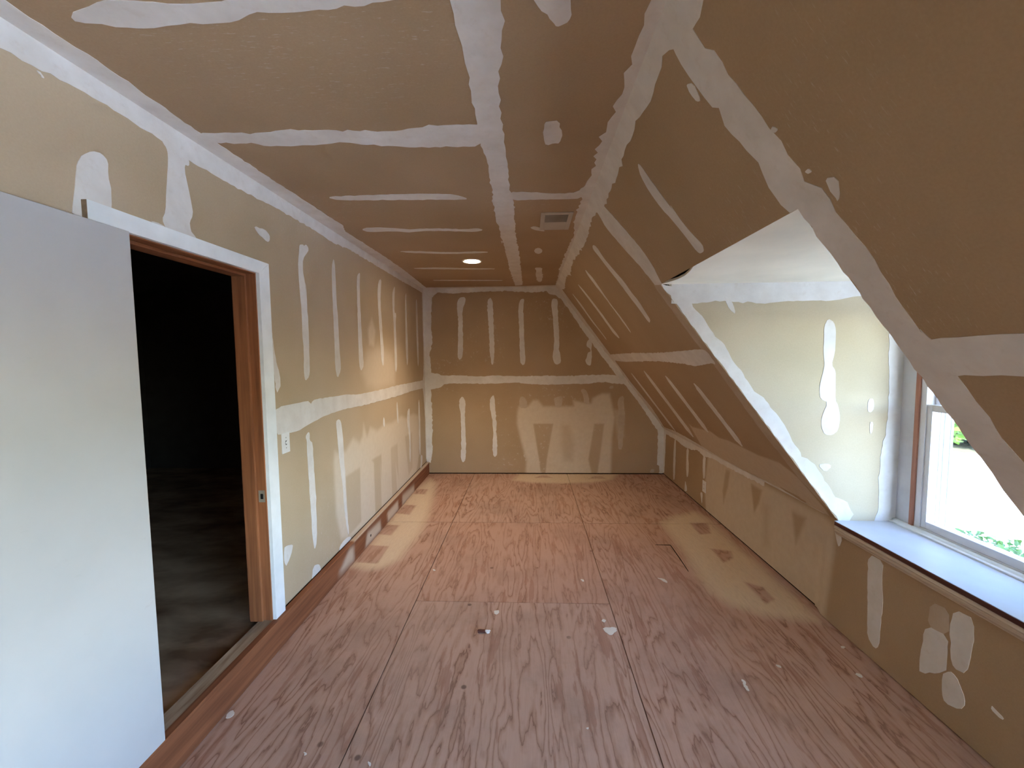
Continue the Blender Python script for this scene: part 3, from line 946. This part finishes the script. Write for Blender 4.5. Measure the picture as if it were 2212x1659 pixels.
# ================================================================== KNEE WALL
wk = panel('wall_right', 'knee', YB, D + .1, -.1, ZK - .02, M['board'], None, step=.1, thick=.1, h=-.014)
tag(wk, 'low right knee wall of drywall under the slope and window sill', 'wall', 'structure')
KWS = [('+', 'F 830,560 2212,1300 8 440,262 440,420 400,800 340,790 d 1640,1440 1200,1060 880,760 870,560', .03, .85), ('+', 'd 1670,940 1730,960 1715,1400 1650,1420', .02, 1.0), ('+', 'P 1763,1340 1795,1360 1790,1300 1765,1300', .03, .5),
       ('-', 'F 1040,740 1090,760 1065,950 1010,1150 1000,1000', .02, .75), ('-', 'F 1338,908 1472,990 1435,1150 1375,1260', .016, .8), ('-', 'F 1828,1240 2002,1320 1935,1500 1870,1640', .022, .75), ('-', 'd 1290,700 1330,720 1330,1000 1290,1000', .06, .4)]
panel('drywall_panel', 'knee', 2.44, D, .014, ZK, M['dry'], wk, step=.013, sprays=KWS)
panel('drywall_panel', 'knee', YB, 2.44, .006, ZK, M['dry'], wk, step=.02, sprays=KWS)
edge_mud('corner_tape', 'knee', 'F 310,305 330,320 440,385 560,480 640,510 690,510 760,570 800,590 900,620 1000,680 1200,790 1500,940', 'v', ZK, wk, M['mud'], ext=(None, D), amp=.003)
edge_mud('corner_tape', 'knee', 'E 2080,830 2075,1000 2065,1250 2055,1360', 'u', D, wk, M['mud'], ext=(None, ZK), amp=.003)
for s in ('F 425,385 445,380 440,600 430,860 410,865 412,600', 'F 570,490 600,500 590,600 598,700 590,830 570,830 565,700 570,600', 'F 555,870 575,960 575,1000 545,1005 550,930', 'F 765,570 800,585 795,700 790,850 765,850', 'F 735,1010 765,1020 755,1160 745,1100',
          '8 640,420 725,465 720,560 735,700 725,850 722,960 700,970 655,900 650,800 645,700 640,560'):
    mudpx('compound_stripe', 'knee', s, wk, M['mud'], amp=.002, clamp=(-9, D, .02, ZK))
for s in ('8 985,830 1110,900 1115,1020 1105,1110 960,1110 955,1060 965,950', '8 1140,740 1260,800 1250,1000 1225,1115 1150,1080 1130,1010 1112,850', '8 1130,1100 1160,1120 1210,1220 1230,1290 1200,1325 1110,1280 1090,1230 1085,1120',
          '8 1380,1300 1455,1380 1440,1382 1368,1315', '8 440,275 490,330 470,385 455,340'):
    mudpx('compound_patch', 'knee', s, wk, M['mud'], amp=.003, thick=.001)
mudpx('compound_patch', 'knee', '8 1005,700 1110,740 1115,900 985,830', wk, M['mud_thin'], amp=.004, thick=.0006)

# ================================================================== REAR WALL (behind the viewer)
wr = panel('wall_rear', 'rear', XL - .1, XK + .1, -.1, H + .1, M['dry'], None, thick=.12, ulim=lambda v: lim(v) + .05)
tag(wr, 'plain drywall wall at the near end of the attic', 'wall', 'structure')


# ================================================================== DORMER
def dormer(ya, yb, seen, n):
    """cheeks, ceiling, window wall, window and sill between y = ya (near) and yb (far)"""
    sfx = '' if seen else '_added_rear'
    xo = lambda z: XR + (H - z) / (H - ZK) * (XK - XR)
    xt = xo(ZD)
    XO = XW + .13
    for nm, y0, y1, yf, lb in (('wall_dormer_far' + sfx, yb, yb + .1, yb, 'yellowish drywall cheek wall of the bright dormer'), ('wall_dormer_near' + sfx, ya - .1, ya, ya, 'near cheek wall of the dormer hidden behind the slope')):
        # the cheek: triangle-like board from the slope edge to the window wall
        e = .0005
        prof = [(xt + .002, ZD + .06), (XO, ZD + .06), (XO, ZK - .15), (XK + .03, ZK - .15), (XK + .004, ZK)]
        o = prism(nm, [(p[0], p[1]) for p in prof], 1, y0 + (e if y0 == yb else 0), y1 - (e if y1 == ya else 0), M['cheek'], None)
        tag(o, lb, 'wall', 'structure')
        if seen and yf == yb:
            far = o
    cl = prism('ceiling_dormer' + sfx, [(xt - .02, ZD + .03), (XO, ZD + .03), (XO, ZD + .15), (xt - .10, ZD + .15)], 1, ya - .02, yb + .02, M['board'], None)
    tag(cl, 'cream painted flat ceiling of the dormer' if seen else 'flat ceiling of the added fill light dormer behind the viewer', 'ceiling', 'structure')
    # ceiling board with its sprung front edge
    front = [(xt + .001, ya), (xt + .001, ya + .70), (xt + .022, ya + .78), (xt + .042, ya + .90), (xt + .042, ya + .99), (xt + .022, ya + 1.07), (xt + .001, yb)] if seen else [(xt + .001, ya), (xt + .001, yb)]
    ring = front + [(XW, yb), (XW, ya)]
    bm = bmesh.new()
    lo = [bm.verts.new((x, y, ZD)) for x, y in ring]
    hi = [bm.verts.new((x, y, ZD + .012)) for x, y in ring]
    bm.faces.new(lo); bm.faces.new(hi[::-1])
    for i in range(len(ring)):
        j = (i + 1) % len(ring)
        bm.faces.new([lo[i], hi[i], hi[j], lo[j]])
    bm_obj('ceiling_board', bm, M['painted'], cl)
    # window wall round the opening
    wy0, wy1, wz0, wz1 = ya + .084, yb - .084, .602, 1.84
    fr = panel('wall_dormer_front' + sfx, 'front', ya - .1, yb + .1, ZK - .15, ZD + .1, M['front'], None, holes=[(wy0, wy1, wz0, wz1)], thick=.13)
    tag(fr, 'white painted window wall of the dormer' if seen else 'window wall of the added fill light dormer behind the viewer', 'wall', 'structure')
    # stool, nosing and apron
    st = empty('trim_%d' % n, (XW, (ya + yb) / 2, ZK))
    tag(st, 'deep white window stool with dark red edge and weathered wood apron' if seen else 'deep white window stool of the added fill light dormer behind the viewer', 'window sill', 'structure')
    T = st.location
    box('stool', (XK - .022, ya + .001, ZK - .018), (XW, yb - .001, ZK + .001), M['stool'], st, .0015, T)
    box('stool_edge', (XK - .0255, ya - .02, ZK - .021), (XK - .0225, yb - .008, ZK - .0005), M['rededge'], st, .0008, T)
    prism('apron', [(XK - .030, ZK - .022), (XK - .0325, ZK - .034), (XK - .026, ZK - .040), (XK - .030, ZK - .052), (XK - .022, ZK - .062), (XK - .019, ZK - .070), (XK - .002, ZK - .072), (XK - .002, ZK - .022)], 1, ya - .03, yb - .015, M['apron'], st, T)
    prism('stool_moulding', [(XW - .034, ZK + .0015), (XW - .034, ZK + .008), (XW - .022, ZK + .011), (XW - .018, ZK + .018), (XW - .002, ZK + .020), (XW - .002, ZK + .0015)], 1, ya + .02, yb - .002, M['casing'], st, T)
    # window
    wi = empty('window_%d' % n, (XW, (ya + yb) / 2, wz0))
    tag(wi, 'white double hung dormer window with bare redwood strips' if seen else 'white double hung window of the added fill light dormer behind the viewer', 'window', 'structure')
    T = wi.location
    X0 = XW - .006
    for y0, y1 in ((wy1 - .022, wy1), (wy0, wy0 + .022)):
        box('jamb_strip', (X0, y0, wz0 + .012), (XO - .01, y1, wz1), M['redwood'], wi, .001, T)
    box('sill_strip', (X0, wy0, wz0 - .001), (XO, wy1, wz0 + .0115), M['redwood'], wi, .001, T)
    box('head_strip', (X0, wy0 + .022, wz1 - .022), (XO - .01, wy1 - .022, wz1), M['redwood'], wi, .001, T)
    a, b = wy0 + .0225, wy1 - .0225
    z0, z1 = wz0 + .012, wz1 - .0225
    for s, (y0, y1) in ((1, (b - .030, b)), (-1, (a, a + .030))):
        box('frame_jamb', (XW + .002, y0, z0), (XO, y1, z1), M['vinyl'], wi, .0015, T)
        for x in (XW + .062, XW + .078, XW + .098):                       # sash tracks
            yy = (y0 - .006, y0) if s == 1 else (y1, y1 + .006)
            box('sash_track', (x, yy[0], z0 + .012), (x + .005, yy[1], z1), M['vinyl'], wi, .0008, T)
        yy = (y0 - .004, y0 + .012) if s == 1 else (y1 - .012, y1 + .004)
        box('outer_stop', (XO + .0005, yy[0], z0 + .012), (XO + .012, yy[1], z1), M['vinyl'], wi, .001, T)
    box('frame_sill', (XW + .002, a + .030, z0), (XO + .02, b - .030, z0 + .0115), M['vinyl'], wi, .001, T)
    box('frame_head', (XW + .002, a + .030, z1 - .025), (XO, b - .030, z1), M['vinyl'], wi, .001, T)
    ga, gb = a + .031, b - .031
    zm = 1.258
    for nm, x, zl, zh, rl, rh in (('lower_sash', XW + .008, z0 + .012, zm + .017, .038, .034), ('upper_sash', XW + .046, zm - .014, z1 - .0255, .030, .032)):
        sh = empty(nm, (0, 0, 0))
        sh.parent = wi
        d = .030
        box('stile', (x, ga, zl), (x + d, ga + .026, zh), M['vinyl'], sh, .0015, T)
        box('stile', (x, gb - .026, zl), (x + d, gb, zh), M['vinyl'], sh, .0015, T)
        box('rail', (x, ga + .026, zl), (x + d, gb - .026, zl + rl), M['vinyl'], sh, .0015, T)
        box('rail', (x, ga + .026, zh - rh), (x + d, gb - .026, zh), M['vinyl'], sh, .0015, T)
        box('pane', (x + .012, ga + .024, zl + rl - .003), (x + .016, gb - .024, zh - rh + .003), M['glass'] if seen else M['clear'], sh, 0, T)
    ev = prism('trim_%d' % (n + 10), [(XO + .001, ZD + .02), (XO + (.85 if seen else .4), ZD - .10), (XO + (.85 if seen else .4), ZD - .07), (XO + .001, ZD + .16)], 1, ya - .25, yb + .25, M['house'], None)  # unseen overhang added to keep high sky off the stool
    tag(ev, 'added unseen roof overhang cutting sky light at the dormer window' if seen else 'added roof overhang above the added fill light dormer behind the viewer', 'added eave', 'structure')
    pd = bpy.data.lights.new('window_portal', 'AREA')               # guides sky sampling through the opening, gives no light itself
    pd.shape = 'RECTANGLE'
    pd.size, pd.size_y = wz1 - wz0, wy1 - wy0
    pd.cycles.is_portal = True
    po = bpy.data.objects.new('window_portal', pd)
    COL.objects.link(po)
    po.location = (XO + .03, (wy0 + wy1) / 2, (wz0 + wz1) / 2)
    po.rotation_euler = (0, math.radians(90), 0)
    return far if seen else None


M['cheek'] = mat_drywall('drywall paper dormer', scr=(20, 3, 3), tint=(203, 190, 164))
M['front'] = mat_mud('coated window wall', (214, 212, 214), (200, 198, 200), .1)
far = dormer(Y1 - 1.14, Y1, True, 1)
dormer(R0, R1, False, 2)  # added window bay out of view, lets in fill daylight
mudp = lambda s, **k: mudpx('compound_patch', 'cheek', s, far, M['mud'], **k)
xo = lambda z: XR + (H - z) / (H - ZK) * (XK - XR)
edge_mud('corner_tape', 'cheek', '6 880,640 940,640 1140,620 1230,630 1400,640 1550,625 1700,620 1820,620 1990,590', 'v', ZD, far, M['mud'], ext=(xo(ZD) + .06, XW), amp=.003)
q = [PL['cheek'].px(*p) for p in R('6 905,545 940,660 1010,740 1080,850 1140,900 1190,1000 1260,1090 1330,1200 1390,1240 1470,1340 F 1740,210 1830,400 1930,540 1940,590 2010,610 2100,680 2170,790 8 440,90 510,120 545,190 520,232')]
mud('corner_tape', 'cheek', [(xo(ZD) + .004, ZD)] + q + [(XK + .004, ZK + .001)], far, M['mud'], amp=.002)
edge_mud('corner_tape', 'cheek', 'G 1215,470 1210,680 1220,900 1210,1300 1180,1659 7 1020,1200 985,1659 8 690,0 690,150 665,228', 'u', XW, far, M['mud'], ext=(None, ZD), amp=.002)
mudp('G 490,265 560,310 585,400 580,520 570,680 530,820 580,890 580,1010 575,1240 610,1300 635,1450 610,1600 540,1659 450,1655 410,1560 410,1450 490,1270 400,1230 385,1120 400,1010 450,830 435,700 440,500 440,360', amp=.001)
mudp('G 985,1220 1035,1225 1040,1340 1000,1390 960,1370 965,1260', amp=.001)
mudp('G 985,1500 1030,1500 1020,1620 990,1650', amp=.001)
mudp('6 1140,612 1185,615 1215,710 1175,680', amp=.001)
mudp('7 480,1390 560,1378 600,1400 545,1455', amp=.002)

# ================================================================== CEILING LIGHT, VENT, SWITCH, OUTLET
dl = empty('recessed_downlight', (-.52, 3.79, H))
tag(dl, 'lit round recessed downlight in the far ceiling', 'ceiling light')
lathe('trim_ring', [(.070, .004), (.074, -.004), (.086, -.006), (.092, -.003), (.094, 0)], 40, M['plastic'], dl)
lathe('lens', [(.0001, -.013), (.030, -.0122), (.055, -.0085), (.0705, -.002)], 40, M['lens'], dl)
ld = bpy.data.lights.new('downlight_glow', 'SPOT')
ld.spot_size = math.radians(118)
ld.spot_blend = .9
ld.shadow_soft_size = .05
ld.energy = 4.4
ld.color = (1, .78, .56)
lo_ = bpy.data.objects.new('downlight_glow', ld)
COL.objects.link(lo_)
lo_.parent = dl
lo_.location = (0, 0, -.03)

vt = empty('ceiling_vent', (.184, 2.735, H))
tag(vt, 'pale metal air vent register in the ceiling beside the slope joint', 'air vent')
T = vt.location
x0, x1, y0, y1 = .083, .285, 2.566, 2.902
for nm, lo, hi in (('frame_side', (x0, y0, H - .006), (x0 + .028, y1, H - .0002)), ('frame_side', (x1 - .028, y0, H - .006), (x1, y1, H - .0002)),
                   ('frame_end', (x0 + .028, y0, H - .006), (x1 - .028, y0 + .034, H - .0002)), ('cover_plate', (x0 + .028, 2.741, H - .005), (x1 - .028, y1, H - .0002))):
    box(nm, lo, hi, M['vent'], vt, .0015, T)
box('duct', (x0 + .0285, y0 + .0345, H - .0012), (x1 - .0285, 2.7405, H - .0004), M['dark'], vt, 0, T)
for k in range(9):
    y = 2.607 + k * .0155
    prism('louver', [(y, H - .0014), (y + .001, H - .0014), (y + .0075, H - .0058), (y + .0065, H - .0058)], 0, x0 + .0285, x1 - .0285, M['metal'], vt, T)

sw = empty('light_switch', (XL, 2.168, 1.073))
tag(sw, 'white toggle light switch plate beside the door casing', 'light switch')
T = sw.location
box('plate', (XL + .0005, 2.133, 1.016), (XL + .0060, 2.203, 1.130), M['plastic'], sw, .0018, T)
box('toggle_slot', (XL + .0061, 2.163, 1.061), (XL + .0064, 2.173, 1.085), M['dark'], sw, 0, T)
prism('toggle', [(XL + .0062, 1.066), (XL + .0062, 1.078), (XL + .019, 1.090), (XL + .019, 1.083)], 1, 2.1645, 2.1715, M['plastic'], sw, T)
for z in (1.044, 1.102):
    bm = bmesh.new()
    bmesh.ops.create_cone(bm, cap_ends=True, segments=12, radius1=.003, radius2=.0026, depth=.0012, matrix=Matrix.Translation((.0066, 0, z - T[2])) @ Matrix.Rotation(math.pi / 2, 4, 'Y'))
    bm_obj('screw', bm, M['metal'], sw)

ou = empty('wall_outlet', (XK, 4.0, .236))
tag(ou, 'pale electrical outlet low on the knee wall', 'outlet')
T = ou.location
box('plate', (XK - .006, 3.964, .178), (XK - .0005, 4.036, .293), M['plastic'], ou, .0018, T)
for z in (.215, .257):
    f_ = box('receptacle', (XK - .0075, 3.983, z - .014), (XK - .0062, 4.017, z + .014), M['plastic'], ou, .0005, T)
    for y in (3.993, 4.006):
        box('slot', (XK - .0079, y - .0012, z - .004), (XK - .0076, y + .0012, z + .006), M['dark'], f_, 0, T)

# ================================================================== DEBRIS ON THE FLOOR
db = empty('wood_scrap', (-.261, 2.15, 0))
tag(db, 'small broken brown wood scrap with white plaster crumbs on the floor', 'debris')
bm = bmesh.new()
bmesh.ops.create_cube(bm, size=1)
for v in bm.verts:
    v.co = Vector((-.014 + v.co.x * .038 + random.uniform(-.004, .004), v.co.y * .016 + random.uniform(-.003, .003), .0062 + v.co.z * .011))
bmesh.ops.subdivide_edges(bm, edges=bm.edges[:], cuts=2, use_grid_fill=True)
for v in bm.verts:
    v.co += Vector((random.uniform(-.002, .002), random.uniform(-.002, .002), random.uniform(-.0006, .001)))
bm_obj('splinter', bm, M['rededge'], db)
for (x, y, r_) in ((.017, .002, .010), (.024, -.008, .009), (.030, .008, .006)):
    bm = bmesh.new()
    bmesh.ops.create_icosphere(bm, subdivisions=2, radius=r_, matrix=Matrix.Translation((x, y, r_ * .55)) @ Matrix.Diagonal((1.2, .8, .6, 1)))
    for v in bm.verts:
        v.co += Vector((random.uniform(-.0015, .0015), random.uniform(-.0015, .0015), abs(random.uniform(0, .001))))
    bm_obj('plaster_crumb', bm, M['plastic'], db)

# ================================================================== OUTSIDE
GZ = -2.5
gd = box('ground', (-40, -60, GZ - .5), (80, 80, GZ - .02), M['soil'], None)
tag(gd, 'dry garden ground outside the window', 'ground', 'structure')
dv = mesh('driveway', [(5.0, -30, GZ), (16, -30, GZ), (18.5, 12, GZ), (17.4, 18, GZ), (12, 30, GZ), (6.5, 30, GZ), (8.2, 8.9, GZ), (5.0, -2, GZ)] + [(5.0, -30, GZ - .1), (16, -30, GZ - .1), (18.5, 12, GZ - .1), (17.4, 18, GZ - .1), (12, 30, GZ - .1), (6.5, 30, GZ - .1), (8.2, 8.9, GZ - .1), (5.0, -2, GZ - .1)],
          [list(range(8))] + [[i, i + 8, (i + 1) % 8 + 8, (i + 1) % 8] for i in range(8)], M['concrete'])
tag(dv, 'sun bleached pale concrete driveway outside', 'driveway', 'structure')
hs = box('wall_house', (XL - 4, -2.9, GZ - .02), (XK + .3, D + .3, -.25), M['house'], None)
tag(hs, 'house storey below the attic', 'wall', 'structure')


def leaf_mass(name, c, rad, n, size, mat, label, stems=5):
    root = empty(name, (c[0], c[1], GZ - .02))
    tag(root, label, 'tree' if 'tree' in name else 'shrub')
    rnd = random.Random(int(c[0] * 31 + c[1] * 17))
    vs, fs = [], []
    for _ in range(n):
        while True:
            p = Vector([rnd.uniform(-1, 1) for _ in range(3)])
            if .3 < p.length < 1:
                break
        p = Vector((p.x * rad[0], p.y * rad[1], p.z * rad[2] + c[2] - GZ))
        s = size * rnd.uniform(.6, 1.3)
        rot = Matrix.Rotation(rnd.uniform(0, 6.28), 3, 'Z') @ Matrix.Rotation(rnd.uniform(-1.0, 1.0), 3, 'X') @ Matrix.Rotation(rnd.uniform(-.8, .8), 3, 'Y')
        k = len(vs)
        for q in ((0, -.5, 0), (.28, -.1, .05), (.22, .25, .04), (0, .55, -.04), (-.22, .25, .04), (-.28, -.1, .05)):
            vs.append(p + rot @ (Vector(q) * s))
        fs += [(k, k + 1, k + 2, k + 3), (k, k + 3, k + 4, k + 5)]
    fo = mesh('foliage', vs, fs, mat, root)
    fo['kind'] = 'stuff'
    for _ in range(stems):
        a = rnd.uniform(0, 6.28)
        top = Vector((math.cos(a) * rad[0] * .5, math.sin(a) * rad[1] * .5, c[2] - GZ + rad[2] * .3))
        bs = Vector((math.cos(a) * .1, math.sin(a) * .1, .0))
        w = max(.02, rad[2] * .02)
        v2, f2 = [], []
        for t, ww in ((0, w), (.5, w * .7), (1, w * .3)):
            cc = bs.lerp(top, t)
            for q in range(6):
                v2.append(cc + Vector((math.cos(q * 1.047) * ww, math.sin(q * 1.047) * ww, 0)))
        for r_ in range(2):
            for q in range(6):
                f2.append((r_ * 6 + q, r_ * 6 + (q + 1) % 6, r_ * 6 + 6 + (q + 1) % 6, r_ * 6 + 6 + q))
        mesh('stem', v2, f2, M['bark'], root)
    return root


leaf_mass('broadleaf_tree', (9.6, 10.3, .06), (1.7, 1.7, .62), 1700, .20, M['leaf_l'], 'bright green leafy tree close outside the window', 1)
leaf_mass('broadleaf_tree', (6.6, 4.2, 2.3), (2.0, 2.9, 2.0), 6500, .24, M['leaf_d'], 'tall leafy tree added out of view to shade the dormer', 4)  # unseen crown added to block sky light at the visible dormer
leaf_mass('garden_shrub', (19.4, 18.4, -1.45), (1.9, 1.9, 1.05), 4200, .26, M['leaf_shade'], 'shrub bank beyond the driveway with shade in its leaf colour')
leaf_mass('garden_shrub', (26.5, 13, -.6), (3.6, 3.8, 1.9), 4200, .30, M['leaf_shade'], 'dark shrub beyond the driveway, nearest the bright tree')
leaf_mass('garden_shrub', (16.5, 27.5, -.6), (3.6, 3.8, 1.9), 3600, .30, M['leaf_shade'], 'dark shrub beyond the driveway, farthest from the house')
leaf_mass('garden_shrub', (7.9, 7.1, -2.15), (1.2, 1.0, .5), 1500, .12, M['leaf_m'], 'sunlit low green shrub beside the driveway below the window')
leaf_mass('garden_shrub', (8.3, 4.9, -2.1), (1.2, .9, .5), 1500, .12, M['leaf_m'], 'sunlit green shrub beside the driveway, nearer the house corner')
